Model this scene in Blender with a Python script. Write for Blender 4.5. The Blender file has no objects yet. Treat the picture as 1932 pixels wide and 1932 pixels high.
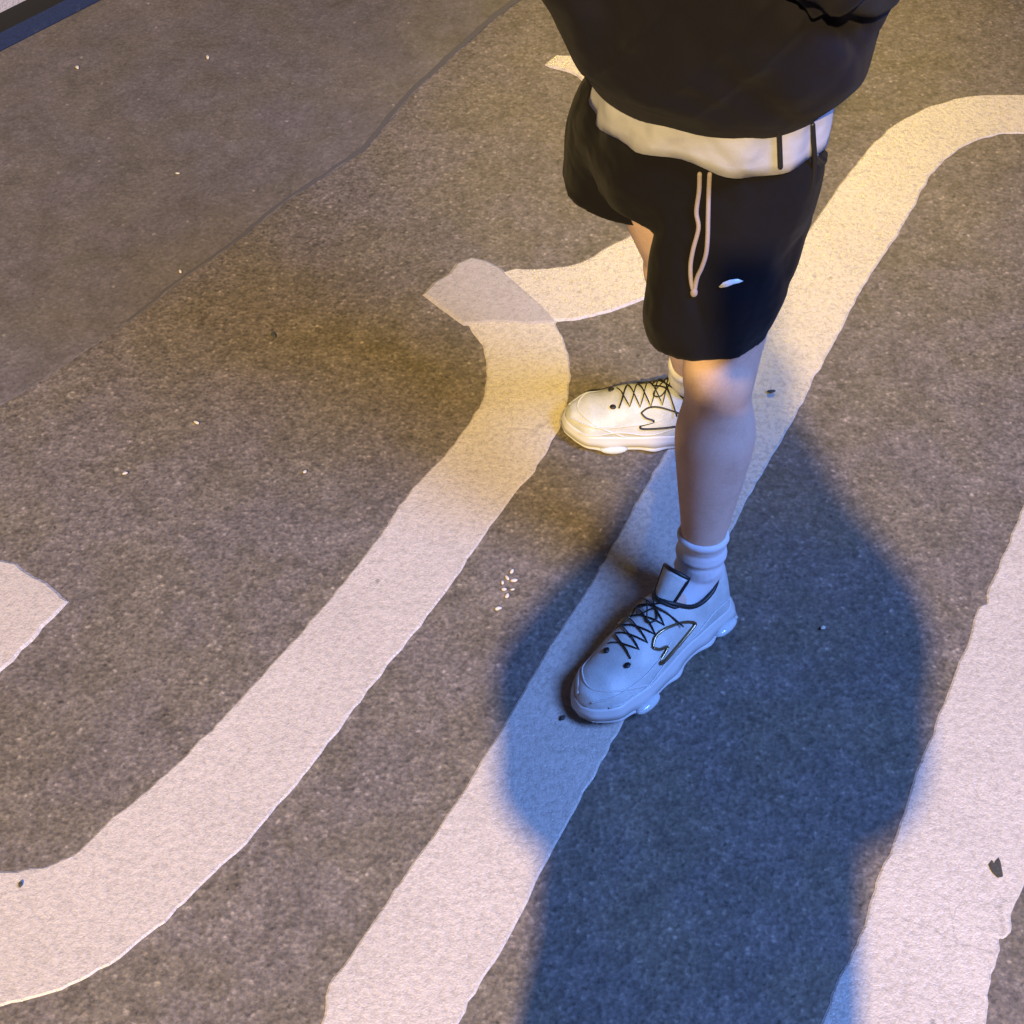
import bpy, bmesh, math, random
from mathutils import Vector, Matrix, noise
from mathutils.bvhtree import BVHTree
random.seed(7)
C = bpy.context.scene.collection
R = math.radians

# ---------------------------------------------------------------- camera, world, lamps, exposure
CAM_H, TILT, FPX = 2.13, R(52), 2900 / 1932      # camera height, tilt below the horizon, focal length in picture widths
sc = bpy.context.scene
cd = bpy.data.cameras.new('camera'); cam = bpy.data.objects.new('camera', cd); C.objects.link(cam)
cam.location = (0, 0, CAM_H); cam.rotation_euler = (R(90) - TILT, 0, 0)
cd.sensor_width = 36; cd.lens = 36 * FPX; cd.clip_start = 0.02; cd.clip_end = 500
sc.camera = cam
w = bpy.data.worlds.new('World'); sc.world = w; w.use_nodes = True
bg = w.node_tree.nodes['Background']
bg.inputs[0].default_value = (0.40, 0.38, 0.52, 1); bg.inputs[1].default_value = 0.07
def lamp(name, kind, loc, target, color, power, size):
    l = bpy.data.lights.new(name, kind); o = bpy.data.objects.new(name, l); C.objects.link(o)
    o.location = loc; o.rotation_euler = (Vector(target) - Vector(loc)).to_track_quat('-Z', 'Y').to_euler()
    l.color = color; l.energy = power
    if kind == 'AREA': l.shape = 'DISK'; l.size = size
    else: l.shadow_soft_size = size
    return o
# warm street lamp behind the photographer
lamp('warm_street_lamp', 'POINT', (-1.17, -5.6, 7.4), (0, 1, 0), (1.0, 0.69, 0.25), 9300, 0.10)
# cool white shop light off to the right
bl = lamp('cool_shop_light', 'SPOT', (4.3, -1.25, 7.0), (0.25, 1.05, 0), (0.175, 0.37, 1.0), 5800, 1.6)
bl.data.spot_size = R(40); bl.data.spot_blend = 1.0
# yellow lamp further up the street, mirrored by the road paint
yl = lamp('yellow_street_lamp', 'SPOT', (1.3, 8.6, 6.0), (0.5, 2.85, 0), (1.0, 0.70, 0.0), 3000, 0.2)
yl.data.spot_size = R(12.5); yl.data.spot_blend = 1.0
sc.view_settings.view_transform = 'Standard'; sc.view_settings.look = 'None'
sc.view_settings.exposure = 0.0; sc.view_settings.gamma = 1
sc.render.resolution_x = 1024; sc.render.resolution_y = 1024

# ---------------------------------------------------------------- helpers
def at(u, v, h=0.0):
    """point at height h seen at (u, v) of the 1932 px photograph"""
    a = (u - 966) / 2900; b = (v - 966) / 2900
    d = Vector((a, math.cos(TILT) - b * math.sin(TILT), -math.sin(TILT) - b * math.cos(TILT)))
    return Vector((0, 0, CAM_H)) + d * ((h - CAM_H) / d.z)
def ray(u, v):
    a = (u - 966) / 2900; b = (v - 966) / 2900
    return Vector((0, 0, CAM_H)), Vector((a, math.cos(TILT) - b * math.sin(TILT), -math.sin(TILT) - b * math.cos(TILT))).normalized()
def tag(o, label=None, cat=None, group=None, kind=None):
    if label: o['label'] = label
    if cat: o['category'] = cat
    if group: o['group'] = group
    if kind: o['kind'] = kind
    return o
def link_mesh(name, verts, faces, m, parent=None, smooth=True):
    me = bpy.data.meshes.new(name); me.from_pydata([tuple(v) for v in verts], [], faces); me.update()
    bm = bmesh.new(); bm.from_mesh(me); bmesh.ops.recalc_face_normals(bm, faces=bm.faces); bm.to_mesh(me); bm.free()
    for p in me.polygons: p.use_smooth = smooth
    if m: me.materials.append(m)
    o = bpy.data.objects.new(name, me); C.objects.link(o)
    if parent: o.parent = parent
    return o
def empty(name, loc=(0, 0, 0)):
    o = bpy.data.objects.new(name, None); C.objects.link(o); o.location = loc; o.empty_display_size = .1
    return o

class Geo:
    def __init__(s): s.v = []; s.f = []
    def add(s, vs, fs):
        n = len(s.v); s.v += [Vector(p) for p in vs]; s.f += [tuple(n + i for i in f) for f in fs]
    def rings(s, rs, cap=True, closed=True):
        n = len(rs[0]); vs = [p for r in rs for p in r]; fs = []
        m = n if closed else n - 1
        for i in range(len(rs) - 1):
            for j in range(m):
                k = (j + 1) % n
                fs.append((i*n + j, i*n + k, (i+1)*n + k, (i+1)*n + j))
        if cap:
            fs.append(tuple(range(n))[::-1]); fs.append(tuple((len(rs)-1)*n + j for j in range(n)))
        s.add(vs, fs)
    def tube(s, pts, rad, seg=12, flat=1.0, axis=None, ends=True):
        """tube along pts; rad: list of radii or (a, b) pairs, a measured along axis"""
        pts = [Vector(p) for p in pts]; rs = []
        ref = Vector(axis) if axis else None
        prev = None
        for i, p in enumerate(pts):
            t = (pts[min(i+1, len(pts)-1)] - pts[max(i-1, 0)]).normalized()
            if ref is not None: x = (ref - t * ref.dot(t)).normalized()
            elif prev is None: x = t.orthogonal().normalized()
            else: x = (prev - t * prev.dot(t)).normalized()
            prev = x; y = t.cross(x)
            r = rad[i] if isinstance(rad, (list, tuple)) else rad
            a, b = r if isinstance(r, (list, tuple)) else (r, r * flat)
            rs.append([p + x * (a * math.cos(2*math.pi*j/seg)) + y * (b * math.sin(2*math.pi*j/seg)) for j in range(seg)])
        if ends:     # rounded ends
            for side in (0, -1):
                r0 = rs[side]; c = pts[side]; t = (pts[side] - pts[1 if side == 0 else -2]).normalized()
                rr = (r0[0] - c).length * .5 + (r0[seg//4] - c).length * .5
                extra = [[c + (p - c) * math.cos(a) + t * rr * math.sin(a) * .8 for p in r0] for a in (R(35), R(62), R(82))]
                rs = (extra[::-1] + rs) if side == 0 else (rs + extra)
        s.rings(rs)
    def ellipsoid(s, c, r, rot=None, nu=20, nv=12):
        c = Vector(c); rs = []
        for i in range(1, nv):
            th = math.pi * i / nv; ring = []
            for j in range(nu):
                ph = 2 * math.pi * j / nu
                p = Vector((r[0]*math.sin(th)*math.cos(ph), r[1]*math.sin(th)*math.sin(ph), r[2]*math.cos(th)))
                if rot: p = rot @ p
                ring.append(c + p)
            rs.append(ring)
        s.rings(rs)
    def obj(s, name, m, parent=None, smooth=True): return link_mesh(name, s.v, s.f, m, parent, smooth)

def smooth_path(pts, n=8):
    """Catmull-Rom through pts (any dimension)"""
    P = [Vector(p) for p in pts]; out = []
    for i in range(len(P) - 1):
        p0, p1, p2, p3 = P[max(i-1, 0)], P[i], P[i+1], P[min(i+2, len(P)-1)]
        for k in range(n):
            t = k / n
            out.append(.5 * ((2*p1) + (p2 - p0)*t + (2*p0 - 5*p1 + 4*p2 - p3)*t*t + (3*p1 - p0 - 3*p2 + p3)*t*t*t))
    out.append(P[-1]); return out
def limb(g, joints, seg=20, axis=None, n=6, ends=True):
    """joints: (x, y, z, ra, rb) smoothed into one tapering tube"""
    pts = [Vector(j[:3]) for j in joints]; rad = [Vector((j[3], j[4] if len(j) > 4 else j[3], 0)) for j in joints]
    sp = smooth_path(pts, n); sr = smooth_path(rad, n)
    g.tube(sp, [(r.x, r.y) for r in sr], seg, axis=axis, ends=ends)
def melt(g, name, m, parent, voxel=.006, smooth=6, disp=None):
    """fuse overlapping closed tubes into one continuous skin"""
    o = g.obj(name, None, None)
    r = o.modifiers.new('r', 'REMESH'); r.mode = 'VOXEL'; r.voxel_size = voxel; r.adaptivity = 0; r.use_smooth_shade = True
    s = o.modifiers.new('s', 'SMOOTH'); s.iterations = smooth; s.factor = .6
    dg = bpy.context.evaluated_depsgraph_get(); dg.update()
    me = bpy.data.meshes.new_from_object(o.evaluated_get(dg)); me.name = name
    old = o.data; o.modifiers.clear(); o.data = me; bpy.data.meshes.remove(old)
    if disp:
        co = [v.co.copy() for v in me.vertices]; no = [v.normal.copy() for v in me.vertices]
        for v, c, nn in zip(me.vertices, co, no): v.co = c + disp(c, nn)
    me.materials.clear(); me.materials.append(m)
    for p in me.polygons: p.use_smooth = True
    me.update(); o.parent = parent
    return o

# ---------------------------------------------------------------- materials
def mat(name, color, rough=.6, **kw):
    m = bpy.data.materials.new(name); m.use_nodes = True
    b = m.node_tree.nodes['Principled BSDF']
    b.inputs['Base Color'].default_value = (*color, 1); b.inputs['Roughness'].default_value = rough
    for k, v in kw.items(): b.inputs[k.replace('_', ' ')].default_value = v
    return m
class NT:
    def __init__(s, m): s.t = m.node_tree; s.b = s.t.nodes['Principled BSDF']; s.tc = s.t.nodes.new('ShaderNodeTexCoord')
    def n(s, kind, **kw):
        x = s.t.nodes.new(kind)
        for k, v in kw.items():
            if hasattr(x, k): setattr(x, k, v)
            else: x.inputs[k.replace('_', ' ')].default_value = v
        return x
    def l(s, a, b): s.t.links.new(a, b)
    def noise(s, scale, detail=2, rough=.5, src=None):
        x = s.n('ShaderNodeTexNoise', Scale=scale, Detail=detail, Roughness=rough)
        s.l(src or s.tc.outputs['Object'], x.inputs['Vector']); return x
    def ramp(s, src, stops):
        x = s.n('ShaderNodeValToRGB'); e = x.color_ramp.elements
        while len(e) < len(stops): e.new(.5)
        for el, (p, c) in zip(e, stops): el.position = p; el.color = (*c, 1) if isinstance(c, tuple) else (c, c, c, 1)
        s.l(src, x.inputs[0]); return x.outputs[0]
    def mix(s, fac, a, b, mode='MIX'):
        x = s.n('ShaderNodeMix'); x.data_type = 'RGBA'; x.blend_type = mode
        for i, src in ((0, fac), (6, a), (7, b)):
            if isinstance(src, (int, float)): x.inputs[i].default_value = src
            elif isinstance(src, tuple): x.inputs[i].default_value = (*src, 1)
            else: s.l(src, x.inputs[i])
        return x.outputs[2]
    def bump(s, h, dist, strength=1, prev=None):
        x = s.n('ShaderNodeBump', Distance=dist, Strength=strength); s.l(h, x.inputs['Height'])
        if prev: s.l(prev, x.inputs['Normal'])
        return x.outputs[0]
    def out(s, col=None, nrm=None, rough=None):
        if col: s.l(col, s.b.inputs['Base Color'])
        if nrm: s.l(nrm, s.b.inputs['Normal'])
        if rough: s.l(rough, s.b.inputs['Roughness'])

def asphalt(name, base, coarse, seed):
    m = mat(name, base, .8); t = NT(m)
    mp = t.n('ShaderNodeMapping'); mp.inputs['Location'].default_value = (seed, seed*.7, 0); t.l(t.tc.outputs['Object'], mp.inputs[0])
    v = mp.outputs[0]
    big = t.noise(1.3, 3, .6, v); mid = t.noise(14, 4, .6, v); fine = t.noise(160, 3, .65, v)
    vor = t.n('ShaderNodeTexVoronoi', Scale=135.0, Randomness=1.0); vor.feature = 'SMOOTH_F1'; vor.inputs['Smoothness'].default_value = .9; t.l(v, vor.inputs['Vector'])
    vor2 = t.n('ShaderNodeTexVoronoi', Scale=52.0, Randomness=1.0); t.l(v, vor2.inputs['Vector'])
    b = Vector(base)
    c = t.ramp(fine.outputs[0], [(.3, tuple(b*(1-.35*coarse))), (.5, tuple(b)), (.72, tuple(b*(1+.55*coarse)))])
    c = t.mix(.75*coarse, c, t.ramp(t.n('ShaderNodeSeparateColor').outputs[0], [(0, 1.0), (1, 1.0)]), 'MULTIPLY') if False else c
    # single stones of the aggregate, each its own tone
    sep = t.n('ShaderNodeSeparateColor'); t.l(vor.outputs['Color'], sep.inputs[0])
    tone = t.ramp(sep.outputs[0], [(0, 1-.35*coarse), (.6, 1.0), (.9, 1+.25*coarse), (1, 1+.9*coarse)])
    c = t.mix(1, c, tone, 'MULTIPLY')
    sep2 = t.n('ShaderNodeSeparateColor'); t.l(vor2.outputs['Color'], sep2.inputs[0])
    near = t.ramp(vor2.outputs['Distance'], [(.0, 1.0), (.12, 1.0), (.22, 0.0)])
    pick = t.ramp(sep2.outputs[1], [(.955, 0.0), (.97, 1.0)])
    spot = t.mix(1, near, pick, 'MULTIPLY')
    c = t.mix(t.mix(.55, (0, 0, 0), spot), c, (.30, .27, .25))
    pickd = t.ramp(sep2.outputs[2], [(.90, 0.0), (.93, 1.0)])
    c = t.mix(t.mix(.5, (0, 0, 0), t.mix(1, near, pickd, 'MULTIPLY')), c, tuple(b*.45))
    c = t.mix(1, c, t.ramp(mid.outputs[0], [(.3, .80), (.7, 1.16)]), 'MULTIPLY')
    c = t.mix(1, c, t.ramp(big.outputs[0], [(.3, .9), (.7, 1.1)]), 'MULTIPLY')
    tn = t.noise(7, 3, .5, v)
    cl = t.noise(46, 3, .55, v); c = t.mix(1, c, t.ramp(cl.outputs[0], [(.30, 1-.30*coarse), (.46, 1.0), (.62, 1.0), (.78, 1+.22*coarse)]), 'MULTIPLY')
    pt = t.noise(85, 2, .5, v); c = t.mix(1, c, t.ramp(pt.outputs[0], [(.28, 1-.45*coarse), (.36, 1.0)]), 'MULTIPLY')
    c = t.mix(1, c, t.ramp(tn.outputs[0], [(.42, (1.04, 1.0, .92)), (.56, (1.0, .965, 1.0))]), 'MULTIPLY')
    n1 = t.bump(vor.outputs['Distance'], .0022*coarse, .7); n2 = t.bump(fine.outputs[0], .002*coarse, .6, n1)
    t.out(c, n2, t.ramp(fine.outputs[0], [(.3, .62), (.7, .9)]))
    return m
M_asphalt = asphalt('asphalt', (.124, .107, .094), .95, 0)
M_asphalt_new = asphalt('asphalt_smooth', (.106, .095, .092), .42, 5)

def paint(name, base, r0, r1, wear=1.0):
    m = mat(name, base, .45); t = NT(m); v = t.tc.outputs['Object']
    big = t.noise(5, 4, .6, v); mid = t.noise(105, 4, .65, v); fine = t.noise(300, 3, .6, v)
    b = Vector(base)
    c = t.ramp(mid.outputs[0], [(.25, tuple(b*.76)), (.5, tuple(b)), (.75, tuple(b*1.10))])
    c = t.mix(1, c, t.ramp(fine.outputs[0], [(.3, .84), (.7, 1.1)]), 'MULTIPLY')
    c = t.mix(1, c, t.ramp(big.outputs[0], [(.3, .93), (.7, 1.04)]), 'MULTIPLY')
    # dark pits and a few thin cracks
    vor = t.n('ShaderNodeTexVoronoi', Scale=22.0, Randomness=1.0); t.l(v, vor.inputs['Vector'])
    sp = t.n('ShaderNodeSeparateColor'); t.l(vor.outputs['Color'], sp.inputs[0])
    pit = t.mix(1, t.ramp(vor.outputs['Distance'], [(.06, 1.0), (.13, 0.0)]), t.ramp(sp.outputs[0], [(.86, 0.0), (.9, 1.0)]), 'MULTIPLY')
    c = t.mix(t.mix(.55*wear, (0, 0, 0), pit), c, (.13, .12, .11))
    wv = t.noise(9, 3, .55, v)
    dv = t.n('ShaderNodeVectorMath'); dv.operation = 'MULTIPLY_ADD'; t.l(wv.outputs[1], dv.inputs[0]); dv.inputs[1].default_value = (.12, .12, 0); t.l(v, dv.inputs[2])
    cr = t.n('ShaderNodeTexVoronoi', Scale=7.0); cr.feature = 'DISTANCE_TO_EDGE'; t.l(dv.outputs[0], cr.inputs['Vector'])
    crk = t.mix(1, t.ramp(cr.outputs['Distance'], [(.0, 1.0), (.012, 0.0)]), t.ramp(big.outputs[0], [(.5, 0.0), (.62, 1.0)]), 'MULTIPLY')
    c = t.mix(t.mix(.45*wear, (0, 0, 0), crk), c, (.2, .18, .16))
    n1 = t.bump(mid.outputs[0], .0038, .65); n2 = t.bump(fine.outputs[0], .0012, .7, n1)
    t.out(c, n2, t.ramp(mid.outputs[0], [(.3, r0), (.7, r1)]))
    return m
M_paint = paint('road_paint', (.45, .40, .375), .14, .42)
M_paint_matt = paint('road_paint_matt', (.34, .305, .30), .75, .95, .4)
M_blue = paint('strip_blue', (.008, .022, .085), .7, .9, .3)
M_kerb = paint('kerb_stone', (.50, .50, .62), .8, .95, .6)
M_dark_strip = mat('strip_black', (.004, .004, .005), .95)

def cloth(name, base, rough=.9, scale=900, amt=.35, fold=0, sheen=.2, tint=None):
    m = mat(name, base, rough); t = NT(m); v = t.tc.outputs['Object']
    b = Vector(base); f = t.noise(scale, 2, .6, v); g = t.noise(7, 3, .5, v)
    c = t.ramp(f.outputs[0], [(.3, tuple(b*(1-amt))), (.7, tuple(b*(1+amt)))])
    if tint: c = t.mix(t.ramp(g.outputs[0], [(.4, 0.0), (.6, 1.0)]), c, tint)
    n1 = t.bump(f.outputs[0], .0008, .5)
    if fold:
        k = t.noise(fold, 2, .45, v); n1 = t.bump(k.outputs[0], .03, .45, n1)
    t.out(c, n1); t.b.inputs['Sheen Weight'].default_value = sheen; t.b.inputs['Specular IOR Level'].default_value = .14
    return m
M_jacket = cloth('black_nylon', (.0056, .0052, .0125), .85, 1200, .25, 11, .03)
M_shorts = cloth('black_cotton', (.0042, .0038, .0066), .9, 1100, .3, 14, .03)
M_white = cloth('white_cotton', (.31, .32, .41), .9, 700, .06, 16, .1)
M_sock = cloth('white_sock', (.6, .6, .66), .9, 900, .08, 0, .1)
M_cordlt = cloth('cord_light', (.24, .20, .22), .8, 1500, .3)
M_black = mat('black_trim', (.008, .008, .010), .5)
M_tee = cloth('grey_tee', (.09, .10, .12), .9, 900, .2, 9)
M_jeans = cloth('dark_denim', (.03, .04, .07), .85, 900, .3, 9)
def skin_mat():
    m = mat('skin', (.42, .265, .205), .72); m.node_tree.nodes['Principled BSDF'].inputs['Specular IOR Level'].default_value = .3; t = NT(m); v = t.tc.outputs['Object']
    a = t.noise(18, 4, .6, v); b = t.noise(260, 3, .6, v)
    c = t.ramp(a.outputs[0], [(.32, (.50, .34, .28)), (.5, (.57, .40, .335)), (.68, (.60, .43, .365))])
    c = t.mix(1, c, t.ramp(b.outputs[0], [(.3, .93), (.7, 1.05)]), 'MULTIPLY')
    t.out(c, t.bump(b.outputs[0], .0006, .5))
    t.b.inputs['Subsurface Weight'].default_value = .12; t.b.inputs['Subsurface Radius'].default_value = (.012, .005, .003); t.b.inputs['Subsurface Scale'].default_value = .5
    return m
M_skin = skin_mat()
M_hair = cloth('black_hair', (.012, .010, .009), .5, 500, .5, 60)
def shoe_mat():
    m = mat('shoe_mesh_fabric', (.60, .60, .58), .6); t = NT(m); v = t.tc.outputs['Object']
    vo = t.n('ShaderNodeTexVoronoi', Scale=420.0); t.l(v, vo.inputs['Vector'])
    a = t.noise(26, 3, .5, v)
    c = t.ramp(a.outputs[0], [(.35, (.39, .41, .42)), (.65, (.51, .52, .54))])
    c = t.mix(1, c, t.ramp(vo.outputs['Distance'], [(.1, .9), (.5, 1.04)]), 'MULTIPLY')
    t.out(c, t.bump(vo.outputs['Distance'], .0008, .5)); return m
M_shoe = shoe_mat()
M_overlay = mat('shoe_overlay', (.50, .51, .53), .35)
M_sole = mat('shoe_sole', (.50, .50, .52), .45)
M_bubble = mat('shoe_air_unit', (.7, .75, .8), .12, Transmission_Weight=.35)
M_bronze = mat('bronze_mirror', (.26, .20, .12), .28, Metallic=.9)
M_logo = mat('white_print', (.85, .85, .85), .4)
M_glass = mat('phone_black', (.01, .01, .012), .15)
M_stone = cloth('stone_chip', (.5, .46, .43), .8, 300, .2)
M_leafdark = cloth('dark_litter', (.045, .045, .045), .8, 200, .3)

# ---------------------------------------------------------------- the road
def sheet(name, outline, z, m, kind='structure', thick=0.0, rag=0.0, cell=0.012, seed=0):
    """flat outline (ground points) with ragged edges, raised by z, with a thickness"""
    pts = []
    n = len(outline)
    for i in range(n):
        a, b = outline[i], outline[(i+1) % n]; L = (b - a).length
        k = max(1, min(400, int(L / cell))) if rag else 1
        for j in range(k): pts.append(a.lerp(b, j / k))
    if rag:
        out = []
        for i, p in enumerate(pts):
            q = Vector((p.x*38, p.y*38, seed)); q2 = Vector((p.x*120, p.y*120, seed+9))
            out.append(p + Vector((noise.noise(q), noise.noise(q + Vector((31, 7, 0))), 0))*rag + Vector((noise.noise(q2), noise.noise(q2 + Vector((5, 50, 0))), 0))*rag*.45)
        pts = out
    bm = bmesh.new()
    vs = [bm.verts.new((p.x, p.y, z)) for p in pts]
    f = bm.faces.new(vs); f.normal_update()
    if f.normal.z < 0: f.normal_flip()
    if thick:
        r = bmesh.ops.extrude_edge_only(bm, edges=list(bm.edges))
        for v in [e for e in r['geom'] if isinstance(e, bmesh.types.BMVert)]:
            v.co.z = z - thick
        n = len(pts); area = sum(pts[i].x*pts[(i+1)%n].y - pts[(i+1)%n].x*pts[i].y for i in range(n)); sg = 1 if area > 0 else -1
        low = {}
        for v in [e for e in r['geom'] if isinstance(e, bmesh.types.BMVert)]: low[(round(v.co.x, 5), round(v.co.y, 5))] = v
        for i, p in enumerate(pts):
            t = pts[(i+1) % n] - pts[i-1]
            v = low.get((round(vs[i].co.x, 5), round(vs[i].co.y, 5)))
            if v and t.length > 1e-6: t.normalize(); v.co.x += t.y*sg*thick*1.6; v.co.y -= t.x*sg*thick*1.6
    bmesh.ops.triangulate(bm, faces=[f], ngon_method='EAR_CLIP')
    bmesh.ops.recalc_face_normals(bm, faces=bm.faces)
    me = bpy.data.meshes.new(name); bm.to_mesh(me); bm.free(); me.materials.append(m)
    o = bpy.data.objects.new(name, me); C.objects.link(o)
    if kind: o['kind'] = kind
    return o
def G(lst): return [at(u, v, 0) for u, v in lst]
def curve_px(lst, n=5): return [at(p.x, p.y, 0) for p in smooth_path([Vector((u, v)) for u, v in lst], n)]

sheet('ground', [Vector(p) for p in ((-60, -60, 0), (60, -60, 0), (60, 60, 0), (-60, 60, 0))], 0, M_asphalt)
# smoother resurfaced lane on the far left, its seam runs across the picture
seam = G([(985, -3), (940, 30), (860, 100), (770, 185), (720, 245), (690, 282), (640, 315), (540, 380), (440, 462), (340, 530), (240, 610), (120, 690), (0, 765), (-60, 810)])
far = at(985, -3); near_ = seam[-1]
dfar = (seam[0] - seam[1]).normalized(); dn = (seam[-1] - seam[-3]).normalized()
sheet('road', [near_ + dn*12, *seam[::-1], far + dfar*25, far + dfar*25 + Vector((-22, 8, 0)), Vector((-24, -8, 0))], .0018, M_asphalt_new, thick=.0008, rag=.004, cell=.03, seed=3)

sl = [p for p in seam[:11]]
sheet('road_seam', sl + [p + Vector((-.014 + .0012*i, .004, 0)) for i, p in list(enumerate(sl))[::-1]], .0026, mat('seam_dark', (.068, .063, .066), .9), thick=.0006, rag=.004, cell=.02, seed=14)  # thin sheet in a darker tone along the upper seam
# painted lines, each a raised sheet of thermoplastic
left_outer = [(-140, 1915), (0, 1894), (96, 1871), (186, 1830), (272, 1767), (333, 1714), (403, 1643), (453, 1598), (509, 1532), (559, 1477), (617, 1401), (700, 1291), (766, 1210), (806, 1160), (857, 1089), (897, 1029), (960, 941), (1005, 888), (1035, 837), (1052, 807), (1061, 778), (1070, 733), (1072, 694), (1067, 661), (1055, 632), (1043, 605)]
left_inner = [(892, 623), (913, 652), (921, 694), (918, 742), (898, 783), (865, 831), (838, 864), (767, 941), (726, 1003), (695, 1044), (640, 1114), (579, 1185), (544, 1225), (464, 1311), (423, 1356), (373, 1406), (328, 1452), (282, 1492), (202, 1558), (151, 1608), (111, 1631), (60, 1642), (0, 1651), (-140, 1660)]
sheet('road_marking', curve_px(left_outer) + G([(1000, 600), (930, 598), (880, 606)]) + curve_px(left_inner), .0026, M_paint, thick=.0020, rag=.0035, seed=1)
cap = [(804, 557), (823, 536), (853, 519), (865, 501), (889, 491), (915, 496), (942, 511), (975, 541), (1010, 572), (1045, 607), (990, 610), (930, 606), (878, 611), (850, 590)]
sheet('road_marking', G(cap), .0050, M_paint_matt, thick=.0044, rag=.0018, seed=2)
stroke = [(950, 516), (975, 511), (1020, 511), (1064, 507), (1100, 498), (1133, 480), (1160, 462), (1183, 453), (1225, 425), (1215, 370), (1105, 156), (1092, 143), (1078, 137), (1031, 123), (1050, 107), (1075, 108), (1200, 200), (1330, 380), (1340, 470), (1290, 530), (1219, 560), (1183, 575), (1139, 590), (1094, 600), (1040, 604), (1000, 575)]
sheet('road_marking', G(stroke), .0038, M_paint, thick=.0032, rag=.0025, seed=4)
mid_left = [(480, 2180), (560, 2030), (612, 1932), (622, 1868), (652, 1824), (700, 1750), (760, 1665), (820, 1580), (880, 1490), (950, 1375), (1000, 1290), (1050, 1205), (1100, 1130), (1160, 1030), (1215, 930), (1245, 875), (1290, 805), (1360, 700), (1435, 595), (1455, 553), (1520, 447), (1555, 397), (1604, 328), (1664, 258), (1723, 218), (1778, 196), (1842, 183), (1932, 181), (2150, 184)]
mid_right = [(2150, 252), (1932, 251), (1867, 256), (1817, 275), (1773, 308), (1743, 347), (1703, 422), (1674, 466), (1644, 511), (1614, 561), (1579, 630), (1530, 720), (1505, 769), (1455, 858), (1425, 910), (1360, 1030), (1250, 1225), (1160, 1385), (1130, 1440), (1090, 1510), (1040, 1600), (1000, 1680), (950, 1780), (900, 1860), (862, 1932), (780, 2180)]
sheet('road_marking', curve_px(mid_left) + curve_px(mid_right), .0026, M_paint, thick=.0020, rag=.0032, seed=6)
br_left = [(2010, 800), (1950, 910), (1932, 958), (1906, 1024), (1868, 1115), (1863, 1140), (1848, 1152), (1835, 1195), (1790, 1311), (1755, 1402), (1729, 1462), (1704, 1553), (1664, 1649), (1639, 1724), (1619, 1785), (1578, 1866), (1553, 1932), (1440, 2180)]
br_right = [(1780, 2180), (1855, 1932), (1862, 1866), (1878, 1800), (1881, 1790), (1877, 1770), (1900, 1762), (1904, 1730), (1908, 1708), (1932, 1659), (2010, 1480), (2100, 1250)]
sheet('road_marking', curve_px(br_left) + curve_px(br_right), .0026, M_paint, thick=.0020, rag=.0035, seed=10)
sheet('road_marking', G([(-160, 1020), (-60, 1050), (0, 1063), (30, 1067), (52, 1086), (84, 1104), (124, 1138), (95, 1165), (50, 1215), (0, 1265), (-80, 1360), (-160, 1430)]), .0040, M_paint, thick=.0032, rag=.004, seed=11)
# kerb with a flat near-black strip and a flat blue strip, top left
def strip(name, a, b, width0, width1, z, h, m, ext=7):
    d = (b - a).normalized(); n = Vector((-d.y, d.x, 0)); a2 = a - d*ext; b2 = b + d*ext
    q = [a2 + n*width0, b2 + n*width0, b2 + n*width1, a2 + n*width1]
    g = Geo(); bev = .012 if h > .05 else .0
    lo = [Vector((p.x, p.y, z)) for p in q]
    if bev:
        c = sum(lo, Vector())/4; inn = [q[0] + n*bev, q[1] + n*bev, q[2] - n*bev, q[3] - n*bev]
        g.rings([lo, [Vector((p.x, p.y, z+h-bev)) for p in lo], [Vector((p.x, p.y, z+h)) for p in inn]])
    else: g.rings([lo, [p + Vector((0, 0, h)) for p in lo]])
    o = g.obj(name, m, None, smooth=False); o['kind'] = 'structure'; return o
ka, kb = at(0, 100), at(196, 0)
strip('blue_strip', ka, kb, 0, .056, .0036, .003, M_blue)
strip('dark_strip', ka, kb, .056, .16, .0036, .0015, M_dark_strip)
strip('kerb', ka, kb, .125, .32, .0036, .09, M_kerb)
strip('pavement', ka, kb, .322, 9, .0036, .085, M_asphalt_new)

# small things lying on the road
def chip(u, v, s, m, label, cat, group, name='stone_chip', z=.003, flat=.45):
    g = Geo(); c = at(u, v, z); a = random.uniform(0, 3.1)
    rot = Matrix.Rotation(a, 3, 'Z')
    g.ellipsoid((0, 0, 0), (s, s*random.uniform(.45, .75), s*flat), rot, 9, 6)
    g.v = [p * (1 + .35*noise.noise(p*260 + Vector((u, v, 0)))) for p in g.v]
    o = g.obj(name, m); o.location = c; tag(o, label, cat, group); return o
for u, v, s, lb in ((966, 1078, .0055, 'topmost white crumb of the small cluster on the road, a slanted grain'), (957, 1090, .006, 'largest rounded white crumb just below the topmost of the road cluster'),
        (948, 1099, .0045, 'leftmost white crumb in the middle of the road cluster'), (970, 1095, .0055, 'rightmost white crumb of the road cluster, wedge shaped'),
        (951, 1112, .005, 'left one of the two side-by-side white crumbs lower in the cluster'), (967, 1112, .004, 'right one of the two side-by-side white crumbs lower in the cluster'),
        (957, 1124, .005, 'bright round white crumb under the two side-by-side ones'), (940, 1148, .0065, 'longest white crumb, lying apart at the lower left of the cluster')):
    chip(u, v, s, M_stone, lb, 'paint crumb', 'white crumbs scattered left of the middle line', 'paint_crumb')
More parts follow.
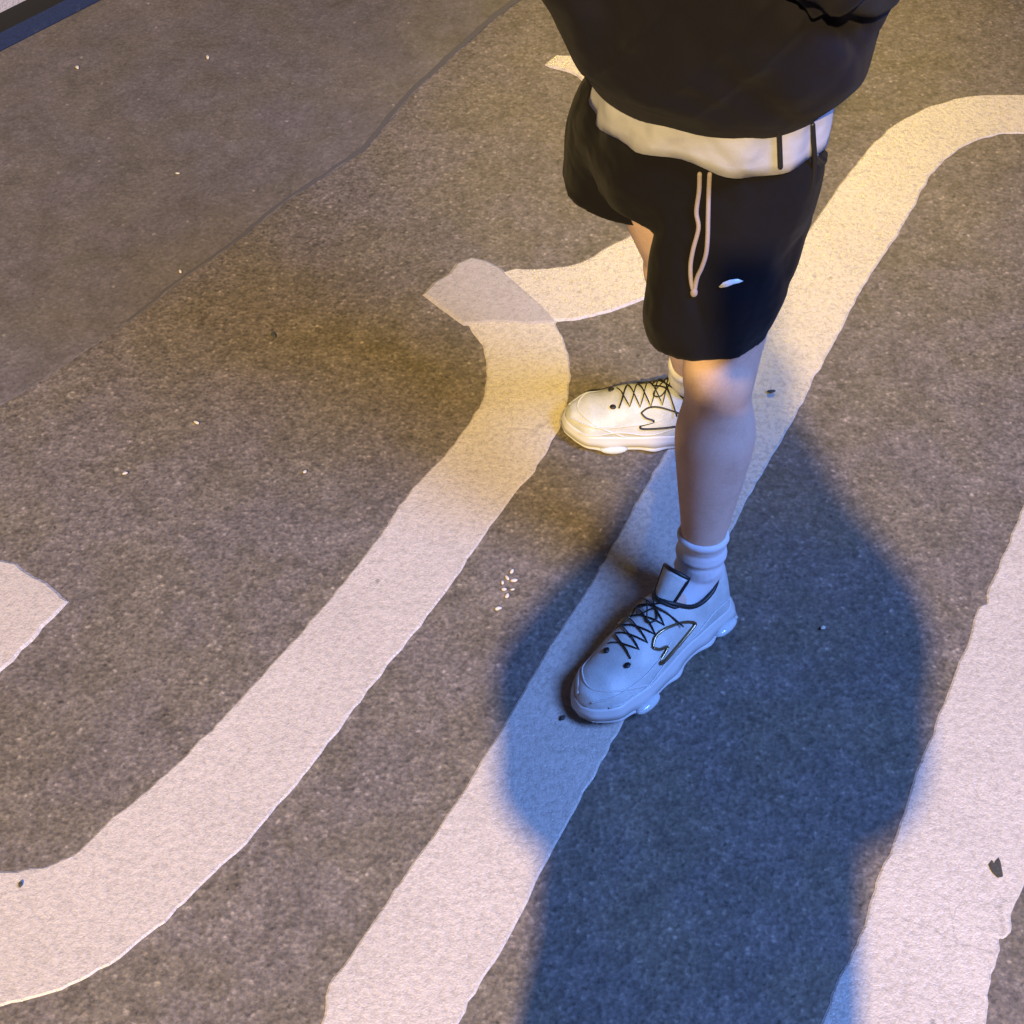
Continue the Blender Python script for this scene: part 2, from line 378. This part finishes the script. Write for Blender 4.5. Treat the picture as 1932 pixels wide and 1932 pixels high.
S = [(146, 127, .006, 'pale round stone chip on the dark lane near the blue strip'), (392, 108, .0065, 'bright stone chip on the smooth lane at the top, left of the seam'),
     (335, 327, .005, 'small pale stone chip in the middle of the smooth upper lane'), (371, 797, .0055, 'bright elongated stone chip on the dark road beyond the left curve'),
     (236, 893, .0055, 'bright stone chip on the road above the cut-off white line'), (575, 890, .004, 'tiny white stone chip on the road left of the bend'),
     (1553, 1184, .005, 'pale stone chip on the blue-shadowed road right of the front shoe'), (340, 512, .005, 'pale chip close to the road seam')]
for u, v, s, lb in S: chip(u, v, s, M_stone, lb, 'stone', 'pale stone chips on the road', z=.006)
D = [(38, 1668, .006, 'dark green crumb of litter on the left white line'), (1455, 738, .008, 'dark crumb on the white line beside the knee'),
     (515, 632, .008, 'dark fleck on the road left of the upper bend'), (1062, 1354, .006, 'dark crumb on the white line beside the shoe toe')]
for u, v, s, lb in D: chip(u, v, s, M_leafdark, lb, 'litter', 'dark crumbs on the road', 'litter_crumb', z=.0075, flat=.3)
lf = G([(1866, 1634), (1871, 1627), (1875, 1634), (1883, 1622), (1886, 1637), (1889, 1654), (1881, 1656), (1873, 1647)])
o = sheet('dry_leaf', lf, .0050, M_leafdark, None, thick=.0012, rag=.0008, cell=.004, seed=5); tag(o, 'dark grey torn leaf scrap on the white line at lower right', 'leaf')

# ---------------------------------------------------------------- shoes
SL = .335
def shoe(parent, mtx, side, swoosh_m, piping_m=M_black):
    """chunky trainer; local +x to the toe, lateral side = side*y"""
    def prof(s, tab):
        for (a, x), (b, y) in zip(tab, tab[1:]):
            if s <= b:
                k = (s - a)/(b - a); k = k*k*(3-2*k); return x + (y-x)*k
        return tab[-1][1]
    def wd(s, lat):
        base = prof(s, [(0, .034), (.12, .045), (.35, .048), (.68, .058 if lat else .050), (.85, .050), (1, .033)])
        if s > .86: base *= math.sqrt(max(0, 1 - ((s-.86)/.141)**2.2))
        if s < .08: base *= math.sqrt(max(0.0, 1 - ((.08-s)/.0801)**2))
        return base
    def ht(s): return prof(s, [(0, .092), (.05, .116), (.17, .090), (.30, .083), (.40, .090), (.62, .068), (.85, .044), (.96, .032), (1, .010)])
    Z0 = .026
    def S(s, a, off=0.0):
        """a: 0 lateral edge, pi/2 top, pi medial edge"""
        lat = a < math.pi/2; wv = wd(s, lat)
        ca, sa = math.cos(a), max(0, math.sin(a))
        y = (abs(ca)**.85) * (1 if ca >= 0 else -1) * (wv + off); z = Z0 + (sa**.9) * (ht(s) + off)
        cen = -.006 * math.sin(math.pi*min(1, s))
        return Vector(((s-.5)*SL, side*(y + cen), z))
    def amax(s):
        if s < .05 or s > .42: return math.pi/2
        k = (s-.05)/.37; return math.pi/2 - .84*math.sin(math.pi*k**.85)**.55
    T = lambda g: setattr(g, 'v', [mtx @ p for p in g.v])
    g = Geo(); NS, NA = 70, 16
    ss = [.5 - .5*math.cos(math.pi*(i+.25)/(NS+.25)) if False else min(.9995, i/NS*.9995 + .0005) for i in range(NS+1)]
    for half in (0, 1):
        rs = []
        for s in ss:
            am = amax(s); row = []
            for j in range(NA+1):
                a = am*j/NA
                row.append(S(s, a if half == 0 else math.pi - a))
            rs.append(row)
        g.rings(rs, cap=False, closed=False)
    T(g); up = g.obj('shoe', M_shoe, parent)
    bm = bmesh.new(); bm.from_mesh(up.data); bmesh.ops.remove_doubles(bm, verts=bm.verts, dist=.0004); bmesh.ops.recalc_face_normals(bm, faces=bm.faces); bm.to_mesh(up.data); bm.free()
    sm = up.modifiers.new('thickness', 'SOLIDIFY'); sm.thickness = .003; sm.offset = -1
    # insole floor inside the opening
    # ---- sole with lobes
    def sole_ring(z, off, lobe, s0=0.0, s1=1.0):
        pts = []
        N = 60
        for sgn in (1, -1):
            for i in range(N):
                s = i/N if sgn == 1 else 1 - i/N
                lat = sgn == 1
                wv = wd(min(.998, max(.002, s)), lat) + off
                wave = lobe*(.5+.5*math.cos((s-.28)*2*math.pi/.24))**2*(1 if .05 < s < .86 else 0)
                if s < .001 or s > .999: wv = off*.3
                x = (s-.5)*(SL + 2*off)
                pts.append(Vector((x, side*(sgn*(wv + wave) - .006*math.sin(math.pi*s)), z + .010*max(0, (s-.78)/.22)**2*(1-z/.05))))
        return pts
    g = Geo(); g.rings([sole_ring(0.0, -.002, .003), sole_ring(.001, .002, .005), sole_ring(.009, .006, .008), sole_ring(.0105, .0035, .0055), sole_ring(.0125, .0035, .004), sole_ring(.014, .0062, .004), sole_ring(.024, .0042, .001), sole_ring(.030, .002, 0), sole_ring(.0335, .0015, 0), sole_ring(.0345, -.002, 0)])
    T(g); g.obj('sole', M_sole, up)
    # ---- air units low on the lateral side
    for s in (.74, .14):
        for sg in (1, -1):
            g = Geo(); c = Vector(((s-.5)*SL, side*sg*(wd(s, True) + .004), .009))
            g.ellipsoid(c, (.026, .011, .0085), None, 18, 10); T(g); g.obj('air_unit', M_bubble, up)
    # ---- overlay ridges running round the toe
    for a0, a1 in ((.55, .32), (math.pi-.55, math.pi-.32)):
        g = Geo(); path = [S(.50+.47*k/14, a0 + (a1-a0)*k/14 + .55*(k/14)**3*(1 if a0 < 1.5 else -1), .0002) for k in range(15)]
        g.tube(smooth_path(path, 2), .0034, 8, flat=.45); T(g); g.obj('overlay', M_overlay, up)
    g = Geo(); path = [S(.93 - .25*abs(k)/10.0*abs(k)/10.0, math.pi/2 + k*.148, .0) for k in range(-10, 11)]
    g.tube(smooth_path(path, 2), .0016, 8); T(g); g.obj('overlay', M_overlay, up)
    for a in (.22, math.pi-.22):
        g = Geo(); path = [S(.08+.84*k/20, a + .07*math.sin(k*.7), .0003) for k in range(21)]
        g.tube(smooth_path(path, 2), .0038, 8, flat=.4); T(g); g.obj('overlay', M_overlay, up)
    # ---- collar piping
    for half in (0, 1):
        g = Geo(); path = []
        for k in range(31):
            s = .05 + .37*k/30; am = amax(s); path.append(S(s, am if half == 0 else math.pi-am, .0022))
        g.tube(path, .0038, 8); T(g); g.obj('collar_piping', piping_m, up)
    # ---- tongue standing in front of the ankle
    g = Geo(); rows = []
    for i in range(9):
        k = i/8; x = (.40-.5)*SL - .052*k*.75; z = Z0 + ht(.42)*.98 + .040*k; hw = .017 + .008*k
        rows.append([Vector((x + .010*(1 - (j/3-1)**2) , side*((j/3-1)*hw - .006), z - .012*((j/3-1)**2))) for j in range(7)])
    g.rings(rows, cap=False, closed=False)
    tv = [mtx @ p for r in rows for p in r]
    T(g); tg = g.obj('tongue', M_shoe, up); sd = tg.modifiers.new('thickness', 'SOLIDIFY'); sd.thickness = .005; sd.offset = 0
    edge = [rows[i][0] for i in range(1, 9)] + [rows[8][j] for j in range(1, 6)] + [rows[i][6] for i in range(8, 0, -1)]
    notch = [p + Vector((0, 0, .001)) for p in edge]
    g = Geo(); g.tube(notch, .0036, 8); T(g); g.obj('tongue_piping', piping_m, up)
    # ---- laces, criss-crossed, the two knots at the bottom
    rowsS = [.715, .66, .605, .55, .49, .435]; halfa = .62
    for sgn in (1, -1):
        g = Geo(); path = []
        for k, s in enumerate(rowsS):
            a = math.pi/2 + sgn*(1 if k % 2 == 0 else -1)*halfa*(.62 + .38*k/5); path.append((s, a))
        P3 = []
        for (s0, a0), (s1, a1) in zip(path, path[1:]):
            for q in range(6):
                t = q/6; P3.append(S(s0+(s1-s0)*t, a0+(a1-a0)*t, .0018 + .0016*math.sin(math.pi*t)))
        P3.append(S(*path[-1], .002)); g.tube(P3, .0020, 7, flat=.5)
        s1, a1 = path[-1]
        lp = [S(s1, a1, .003), S(s1-.02, a1 - sgn*.35, .008), S(s1+.03, a1 + sgn*.45, .008), S(s1+.10, a1 + sgn*.75, .005), S(s1+.06, a1+sgn*.9, .004), S(s1, a1+sgn*.5, .005)] 
        g.tube(smooth_path(lp, 5), .0013, 7)
        T(g); g.obj('lace', M_black, up)
        g = Geo(); c = S(.745, math.pi/2 + sgn*.36 - .08, .0008); g.ellipsoid(c, (.0062, .0055, .003), None, 14, 8); T(g); g.obj('lace_stop', M_black, up)
    # thick cord from the collar across the instep
    g = Geo(); cp = [S(.30, math.pi - amax(.30), .001), S(.37, math.pi*.5+.52, .003), S(.43, math.pi*.5, .005), S(.40, math.pi*.5-.45, .003), S(.36, amax(.36), .002)]
    g.tube(smooth_path(cp, 6), .0022, 8); T(g); g.obj('lace', M_black, up)
    # ---- curved tick emblem in outline on both flanks
    for fl in (0, 1):
        pth = [(.60, .98), (.56, 1.12), (.50, 1.02), (.40, .72), (.33, .50), (.36, .40), (.47, .34), (.585, .40), (.60, .52), (.53, .60), (.575, .78), (.60, .98)]
        pth = [(s, a*.92) for s, a in pth]
        path = smooth_path([S(s, a if fl == 0 else math.pi - a, .0008) for s, a in pth], 5)
        g = Geo(); g.tube(path, .0044 if swoosh_m is M_bronze else .0028, 8, flat=.6, ends=False); T(g); g.obj('emblem', swoosh_m, up)
    return up

def place(x, y, z, yaw, roll=0, pitch=0):
    return Matrix.Translation((x, y, z)) @ Matrix.Rotation(yaw, 4, 'Z') @ Matrix.Rotation(pitch, 4, 'Y') @ Matrix.Rotation(roll, 4, 'X')

# ---------------------------------------------------------------- people
def hand(g, wrist, dirv, palm_n, curl=.9, s=1.0, mirror=1):
    """palm, four unequal bent fingers and a thumb rooted at the side of the palm"""
    d = Vector(dirv).normalized(); n = Vector(palm_n); n = (n - d*n.dot(d)).normalized(); lat = d.cross(n)*mirror
    wv = Vector(wrist)
    g.tube([wv, wv + d*.04*s, wv + d*.085*s], [(.026*s, .017*s), (.038*s, .015*s), (.040*s, .012*s)], 14, axis=lat)
    for i, L in enumerate((.070, .078, .073, .058)):
        base = wv + d*.078*s + lat*((1.5-i)*.0195*s); p = base; dd = d.copy(); pts = [p - d*.02*s, p]
        for k, f in enumerate((.45, .32, .23)):
            dd = (Matrix.Rotation(-curl*(.35 + .35*k), 3, lat*mirror) @ dd)
            if dd.dot(n) < -.999: pass
            p = p + dd*L*f*s; pts.append(p)
        g.tube(pts, [.0092*s, .009*s, .0085*s, .0078*s, .0066*s], 10)
    tb = wv + d*.025*s + lat*.026*s
    g.tube([tb, tb + (lat*.7 + d*.6 + n*.25)*.035*s, tb + (lat*.55 + d*1.2 + n*.7)*.045*s, tb + (lat*.35 + d*1.6 + n*1.1)*.05*s], [.0125*s, .0115*s, .0098*s, .008*s], 10)

def figure(root, J, face, skin, leg_tab, arm_tab=None):
    """one continuous body from the joints J"""
    f = Vector((face[0], face[1], 0)).normalized(); rt = Vector((-f.y, f.x, 0)) * -1   # rt: the figure's right... lateral axis
    g = Geo()
    pel, che, nk, hd = J['pelvis'], J['chest'], J['neck'], J['head']
    limb(g, [(*pel, .122, .092), (*((pel+che)/2), .112, .084), (*che, .150, .105), (*(che*.35+nk*.65 - Vector((0, 0, .02))), .13, .08), (*nk, .056, .056)], 24, axis=rt)
    limb(g, [(*nk, .056), (*(nk + (hd-nk)*.5), .052), (*hd, .06)], 16, axis=rt)
    rot = Matrix((rt, f, Vector((0, 0, 1)))).transposed()
    g.ellipsoid(hd, (.073, .092, .108), rot, 28, 18)
    g.ellipsoid(hd + f*.035 + Vector((0, 0, -.055)), (.052, .055, .055), rot, 20, 12)          # jaw
    g.tube([hd + f*.088 + Vector((0, 0, .008)), hd + f*.098 + Vector((0, 0, -.026))], [.007, .011], 10)   # nose
    for k in (-.016, 0, .016): g.ellipsoid(hd + f*.083 + rt*k + Vector((0, 0, -.056 - abs(k)*.1)), (.012, .009, .006), rot, 10, 8)
    for s in (-1, 1):
        g.ellipsoid(hd + rt*s*.074 + Vector((0, 0, -.008)), (.012, .018, .031), rot, 12, 8)
        g.ellipsoid(hd + f*.079 + rt*s*.031 + Vector((0, 0, .030)), (.020, .012, .006), rot, 10, 8)    # brow
    for sd in ('L', 'R'):
        sh, el, wr = J['sh'+sd], J['el'+sd], J['wr'+sd]
        limb(g, [(*(che*.4 + sh*.6), .055), (*sh, .055), (*(sh*.5+el*.5), .045), (*el, .038), (*(el*.6+wr*.4), .039), (*wr, .026)], 18)
        hd_dir, hn = J['hand'+sd]; hand(g, wr, hd_dir, hn, J.get('curl', .9), .95, 1 if sd == 'L' else -1)
        hp, kn, an = J['hip'+sd], J['kn'+sd], J['an'+sd]
        sh_ = (an - kn); back = -Vector(J['legface'+sd]).normalized(); fw = -back
        t = leg_tab
        limb(g, [(*(hp + Vector((0, 0, .03))), .085*t), (*hp, .085*t), (*(hp*.5 + kn*.5 + fw*.008), .070*t), (*(kn*.88 + hp*.12), .056*t), (*(kn + fw*.006), .054*t), (*(kn*.86 + an*.14 + back*.004), .050*t), (*(kn*.66 + an*.34 + back*.016), .0615*t), (*(kn*.45 + an*.55 + back*.010), .052*t), (*(kn*.2 + an*.8), .0365*t), (*an, .031*t), (*(an + Vector((0, 0, -.03))), .026*t)], 22)
        g.ellipsoid(kn + fw*.034*t, (.027*t, .027*t, .033*t), None, 14, 10); g.ellipsoid(kn + fw*.034*t + Vector((0, 0, -.065)), (.015, .02, .03), None, 12, 8)                       # kneecap
        toe = J['toe'+sd]; limb(g, [(*(an + Vector((0, 0, -.025))), .024), (*(an*.55 + toe*.45 + Vector((0, 0, -.004))), .024, .020), (*toe, .022, .012)], 14, axis=(0, 0, 1) if False else None)
    b = melt(g, 'body', M_skin if skin else M_skin, root, .0052, 5)
    # eyes and hair sit on the head
    for s in (-1, 1):
        e = Geo(); e.ellipsoid(hd + f*.081 + rt*s*.031 + Vector((0, 0, .012)), (.013, .008, .007), rot, 14, 10); e.obj('eye', mat('eye_white', (.7, .7, .68), .2), root)
    h = Geo(); h.ellipsoid(hd - f*.014 + Vector((0, 0, .026)), (.082, .094, .100), rot, 32, 20)
    h.v = [p + Vector((noise.noise(p*60), noise.noise(p*60 + Vector((9, 0, 0))), noise.noise(p*60 + Vector((0, 9, 0)))))*.006 for p in h.v]
    h.v = [p if not ((p - hd).dot(f) > .045 and p.z < hd.z + .062) else p - f*((p - hd).dot(f) - .045) for p in h.v]
    h.obj('hair', M_hair, root)
    return b

# ---- the walker
W_ = empty('person', (.28, 1.65, 0)); tag(W_, 'person walking in black jacket and black shorts, white socks and white trainers with black laces', 'person')
root_inv = Vector(W_.location)
V = Vector
face = V((-.42, -.91, 0))
J = dict(pelvis=V((.255, 1.68, .86)), chest=V((.25, 1.66, 1.20)), neck=V((.245, 1.64, 1.39)), head=V((.235, 1.605, 1.53)),
         shL=V((.40, 1.60, 1.33)), shR=V((.09, 1.72, 1.33)), elL=V((.385, 1.55, 1.14)), elR=V((.07, 1.66, 1.14)),
         wrL=V((.27, 1.42, 1.27)), wrR=V((.12, 1.47, 1.27)), handL=((-.75, -.1, .35), (.1, 1, .1)), handR=((.75, -.2, .35), (.1, 1, .1)), curl=.8,
         hipL=V((.325, 1.645, .83)), knL=V((.302, 1.535, .50)), anL=V((.303, 1.455, .125)), toeL=V((.19, 1.33, .045)),
         hipR=V((.200, 1.705, .83)), knR=V((.262, 1.765, .485)), anR=V((.325, 1.875, .115)), toeR=V((.19, 1.86, .045)),
         legfaceL=(-.3, -.95, 0), legfaceR=(-.8, -.55, 0))
bodyW = figure(W_, J, face, True, 1.0)
for o in bodyW.data.vertices: pass

def fold(c, n, amp, fr, seed=0):
    if seed == 3:      # long creases running down and across the nylon
        q = c.x*.8 + (c.z - 1.0)*.9 + .12*noise.noise(c*5)
        w = 1 - abs(noise.noise(Vector((q*11, c.z*1.6, 2.0))))*2.6
        n = n.copy(); k = min(1, max(0, (c.z - .93)/.07)); amp *= .3 + .7*k; base = n * (-.020*k) * max(0, w)**3
        q2 = c.x*1.0 - (c.z - 1.0)*.6; w2 = 1 - abs(noise.noise(Vector((q2*8, c.z*1.2, 8.0))))*2.4
        base += n * .013 * k * max(0, w2)**2
        p = Vector((c.x*fr, c.y*fr, c.z*fr*.45)); return base + n*amp*noise.noise(p)
    p = Vector((c.x*fr, c.y*fr, c.z*fr*.45)) + Vector((seed, 0, 0))
    return n * amp * (noise.noise(p) + .5*noise.noise(p*2.3) + .8*max(0, noise.noise(Vector((c.x*fr*1.4 - c.z*fr*.9, c.y*fr, seed*3)))))
# jacket: boxy, gathered at the hem
g = Geo()
ax = Vector((math.cos(R(-24)), math.sin(R(-24)), 0)); ay = Vector((-ax.y, ax.x, 0))
def ring(cx, cy, z, a, b, n=48, tilt=0.0, p=2.3, slope=0.0):
    out = []
    for j in range(n):
        t = 2*math.pi*j/n; c, s = math.cos(t), math.sin(t)
        q = Vector((cx, cy, z)) + ax*(a*abs(c)**(2/p)*(1 if c >= 0 else -1)) + ay*(b*abs(s)**(2/p)*(1 if s >= 0 else -1))
        q.z += tilt*c + slope*s
        out.append(q)
    return out
JR = [(.258, 1.665, .905, .155, .112, .010, .004), (.257, 1.665, .925, .168, .122, .010, .004), (.255, 1.662, .96, .188, .134, .012, .003), (.250, 1.66, 1.00, .208, .142, .012, 0), (.243, 1.66, 1.05, .226, .146, .01, 0),
      (.246, 1.66, 1.15, .222, .142, 0, 0), (.246, 1.66, 1.25, .205, .130, 0, 0), (.246, 1.66, 1.33, .175, .105, 0, 0), (.245, 1.65, 1.385, .10, .075, 0, 0), (.245, 1.645, 1.41, .066, .062, 0, 0)]
g.rings([ring(r[0], r[1], r[2], r[3], r[4], tilt=r[5], slope=r[6]) for r in JR])
for s in ('L', 'R'):
    sh, el, wr = J['sh'+s], J['el'+s], J['wr'+s]
    limb(g, [(*(sh*.8 + J['chest']*.2), .082), (*sh, .080), (*(sh*.5+el*.5), .072), (*el, .060), (*(el*.5+wr*.5), .055), (*(wr*.92+el*.08), .044)], 20)
jacket = melt(g, 'jacket', M_jacket, W_, .006, 5, lambda c, n: fold(c, n, .010 if c.z > .94 else .005, 9, 3))
# long fold running from the left armpit towards the middle
# white undershirt showing under the jacket
g = Geo(); rr = []
def hem_drop(t):  # t: angle in the ring, 0 = wearer's left side
    return .010*math.sin(3*t + .6) + .006*math.sin(7*t)
for k in range(9):
    z = .985 - .122*k/8; e = .010*(k/8)
    row = ring(.262, 1.662, z, .146 + e*1.3, .108 + e, 96, tilt=.006, slope=.006)
    for j, q in enumerate(row):
        t = 2*math.pi*j/96; q.z += hem_drop(t)*.5*(k/8); dirn = (q - Vector((.262, 1.662, q.z))).normalized()
        q += dirn * (.004*math.sin(11*t + k*.35)*(k/8) + .003*noise.noise(q*40))
    rr.append(row)
g.rings(rr, cap=False)
under = g.obj('undershirt', M_white, W_); sd = under.modifiers.new('thickness', 'SOLIDIFY'); sd.thickness = .003; sd.offset = -1
# shorts
g = Geo()
g.rings([ring(.262, 1.668, .93, .130, .098), ring(.262, 1.668, .90, .138, .104), ring(.262, 1.67, .85, .152, .116), ring(.262, 1.68, .78, .160, .125), ring(.26, 1.68, .72, .150, .118)])
limb(g, [(.328, 1.645, .83, .098, .105), (.308, 1.61, .74, .104, .102), (.288, 1.575, .67, .100, .092), (.277, 1.553, .60, .091, .084), (.277, 1.540, .562, .080, .074)], 28, axis=(1, 0, 0), ends=False)
limb(g, [(.198, 1.715, .84, .098, .105), (.190, 1.75, .79, .104, .105), (.187, 1.775, .73, .110, .10), (.186, 1.785, .650, .116, .105)], 28, axis=(1, 0, 0), ends=False)
shorts = melt(g, 'shorts', M_shorts, W_, .0045, 4, lambda c, n: fold(c, n, .006, 13, 8) + n * (-.007) * min(1, max(0, (c.z - .60)/.1)) * max(0, 1 - 3*abs(noise.noise(Vector((c.x*9 + c.z*4, c.y*5, c.z*3 + 4)))))**2)
# drawstring, print and hem cords laid on the cloth
bpy.context.view_layer.update()
def bvh(o): return BVHTree.FromPolygons([v.co.copy() for v in o.data.vertices], [tuple(p.vertices) for p in o.data.polygons])
bs = bvh(shorts); bu = bvh(under)
def on(tree, u, v, off=.003):
    o_, d_ = ray(u, v); h = tree.ray_cast(o_, d_)
    if h[0] is None: return None
    return h[0] - d_*off
for pts in (((1320, 328), (1319, 360), (1314, 400), (1318, 430), (1308, 470), (1303, 500), (1304, 530), (1309, 552)),
            ((1339, 328), (1337, 370), (1336, 410), (1335, 450), (1332, 480), (1324, 505), (1315, 525), (1310, 552))):
    pp = [on(bs, u, v, .004) for u, v in pts]; pp = [p for p in pp if p]
    g = Geo(); g.tube(smooth_path(pp, 6), .0030, 8); g.ellipsoid(pp[-1], (.0045, .0045, .007)); g.obj('drawstring', M_cordlt, shorts)
lg = []
pr = [(1356, 541), (1364, 533), (1376, 528), (1392, 526), (1402, 530), (1394, 534), (1384, 536), (1372, 541), (1360, 543)]
vs = [on(bs, u, v, .0022) for u, v in pr]
if all(vs):
    c = sum(vs, Vector())/len(vs); link_mesh('print', vs + [c], [(i, (i+1) % len(vs), len(vs)) for i in range(len(vs))], M_logo, shorts).modifiers.new('thickness', 'SOLIDIFY').thickness = .0006
for u0, v0, u1, v1 in ((1470, 250, 1473, 332), (1533, 235, 1537, 300)):
    pp = [on(bu, u0 + (u1-u0)*k/5, v0 + (v1-v0)*k/5, .004) for k in range(6)]; pp = [p for p in pp if p]
    if len(pp) < 2: continue
    if u0 > 1500:
        e = pp[-1]; pp += [e + V((.004, -.002, -.03)), e + V((.005, -.005, -.07)), e + V((.002, -.008, -.115))]
    g = Geo(); g.tube(smooth_path(pp, 4), .0035, 8); g.obj('hem_cord', M_black, jacket)
# socks
for an, kn, topk in ((J['anL'], J['knL'], .135), (J['anR'], J['knR'], .13)):
    g = Geo(); rs = []
    d = (kn - an).normalized(); x = d.cross(V((0, 1, 0))).normalized(); y = d.cross(x)
    for k in range(34):
        t = k/33; c = an + V((0, 0, -.055))*(1-t) + d*(t*.074); r = .0385 + .0012*t + .0020*math.sin(t*2*math.pi*3.4) + .0007*math.sin(k*2.1)
        if k == 33: r -= .003
        rs.append([c + x*(r*math.cos(2*math.pi*j/40)*(1 + .012*math.sin(j*2.5 + k*.4))) + y*(r*math.sin(2*math.pi*j/40)) for j in range(40)])
    g.rings(rs)
    toe = J['toeL'] if kn is J['knL'] else J['toeR']; aa = an + V((0, 0, -.045))
    limb(g, [(*(an + V((0, 0, .012))), .0365), (*(an + V((0, 0, -.01))), .0365), (*(aa*.75 + toe*.25 + V((0, 0, .010))), .033), (*(aa*.35 + toe*.65), .034, .026), (*toe, .03, .018)], 20)
    bk = (an - toe); bk.z = 0; bk.normalize(); g.ellipsoid(an + bk*.016 + V((0, 0, -.05)), (.032, .032, .045))
    melt(g, 'sock', M_sock, W_, .003, 1)
# shoes
yL = math.atan2(-.70, -.71)
shoe(W_, place(.232, 1.352, .010, yL, roll=R(11), pitch=R(-1)), 1, M_bronze)
yR = math.atan2(-.03, -1)
shoe(W_, place(.262, 1.862, .003, yR), -1, M_black)

# ---- the photographer, seen only through the shadow thrown on the road
F_ = empty('person', (0, -.30, 0)); tag(F_, 'photographer standing with both arms raised to hold up a phone, casting the long shadow', 'person')
J2 = dict(pelvis=V((0, -.28, 1.02)), chest=V((0, -.27, 1.40)), neck=V((0, -.24, 1.68)), head=V((0, -.19, 1.88)),
          shL=V((-.18, -.25, 1.55)), shR=V((.18, -.25, 1.55)), elL=V((-.205, -.12, 1.57)), elR=V((.225, -.12, 1.63)),
          wrL=V((-.036, -.085, 1.91)), wrR=V((.036, -.085, 1.92)), handL=((.05, .12, .95), (.35, .94, -.1)), handR=((-.05, .12, .95), (-.35, .94, -.1)), curl=.7,
          hipL=V((-.09, -.28, 1.0)), knL=V((-.11, -.26, .55)), anL=V((-.13, -.32, .10)), toeL=V((-.15, -.17, .045)),
          hipR=V((.09, -.28, 1.0)), knR=V((.11, -.26, .55)), anR=V((.13, -.32, .10)), toeR=V((.15, -.17, .045)), legfaceL=(0, 1, 0), legfaceR=(0, 1, 0))
figure(F_, J2, V((0, 1, 0)), True, 1.05)
g = Geo(); ax = V((1, 0, 0)); ay = V((0, 1, 0))
g.rings([ring(.02, -.275, .93, .208, .125), ring(.02, -.275, 1.1, .205, .12), ring(.012, -.27, 1.3, .195, .13), ring(0, -.265, 1.48, .188, .115), ring(0, -.26, 1.57, .15, .09), ring(0, -.255, 1.62, .08, .07)])
for s in ('L', 'R'):
    sh, el = J2['sh'+s], J2['el'+s]; limb(g, [(*(sh*.8 + J2['chest']*.2), .08), (*sh, .085), (*(sh*.5+el*.5), .075), (*el, .060), (*(el*.5+J2['wr'+s]*.5), .046), (*(J2['wr'+s] + V((0, .002, .012))), .047)], 20)
g.ellipsoid(J2['head'] + V((0, -.03, .0)), (.115, .115, .140)); limb(g, [(0, -.26, 1.58, .13, .10), (0, -.22, 1.76, .115, .11)], 20, axis=(1, 0, 0))  # hood shaped wide so the cast shadow fills between head and forearms
for q in (-1, 1): g.ellipsoid((q*.075, -.16, 1.80), (.05, .08, .13)); g.ellipsoid((q*.13, -.16, 1.67), (.065, .08, .07))  # bulges added beside the head to close light gaps in the cast shadow
melt(g, 'hooded_sweatshirt', M_tee, F_, .008, 5, lambda c, n: fold(c, n, .008, 9, 1))
g = Geo(); g.rings([ring(0, -.28, 1.07, .15, .11), ring(0, -.28, .98, .165, .125), ring(0, -.28, .90, .16, .12)])
for s in ('L', 'R'):
    hp, kn, an = J2['hip'+s], J2['kn'+s], J2['an'+s]; limb(g, [(*hp, .10), (*(hp*.5+kn*.5), .09), (*kn, .075), (*(kn*.5+an*.5), .070), (*(an + V((0, 0, .0))), .066)], 22, ends=False)
melt(g, 'trousers', M_jeans, F_, .008, 5, lambda c, n: fold(c, n, .007, 10, 5))
shoe(F_, place(-.145, -.23, .002, R(96)), 1, M_black); shoe(F_, place(.145, -.23, .002, R(84)), -1, M_black)
ph = empty('phone', (0, -.03, 2.10)); tag(ph, 'black phone held up in both hands of the photographer', 'phone')
def box(name, c, s, m, parent, rot=None, bev=.004):
    bm = bmesh.new(); bmesh.ops.create_cube(bm, size=1)
    for v in bm.verts: v.co = V((v.co.x*s[0], v.co.y*s[1], v.co.z*s[2]))
    bmesh.ops.bevel(bm, geom=list(bm.edges), offset=bev, segments=3, profile=.6, affect='EDGES')
    me = bpy.data.meshes.new(name); bm.to_mesh(me); bm.free(); me.materials.append(m)
    o = bpy.data.objects.new(name, me); C.objects.link(o); o.location = c; o.parent = parent
    if rot: o.rotation_euler = rot
    return o
fw = V((0, math.cos(TILT), -math.sin(TILT)))
ph.location = V((0, 0, CAM_H)) - fw*.012 + V((0, -.044, -.035)); ph.rotation_euler = (R(90) - TILT, 0, 0)
box('phone_case', (0, 0, .0), (.078, .152, .008), M_glass, ph, None, .0035)

# parts were modelled in world coordinates: cancel their roots' offsets
for root in (W_, F_):
    for ch in root.children: ch.location = ch.location - root.location
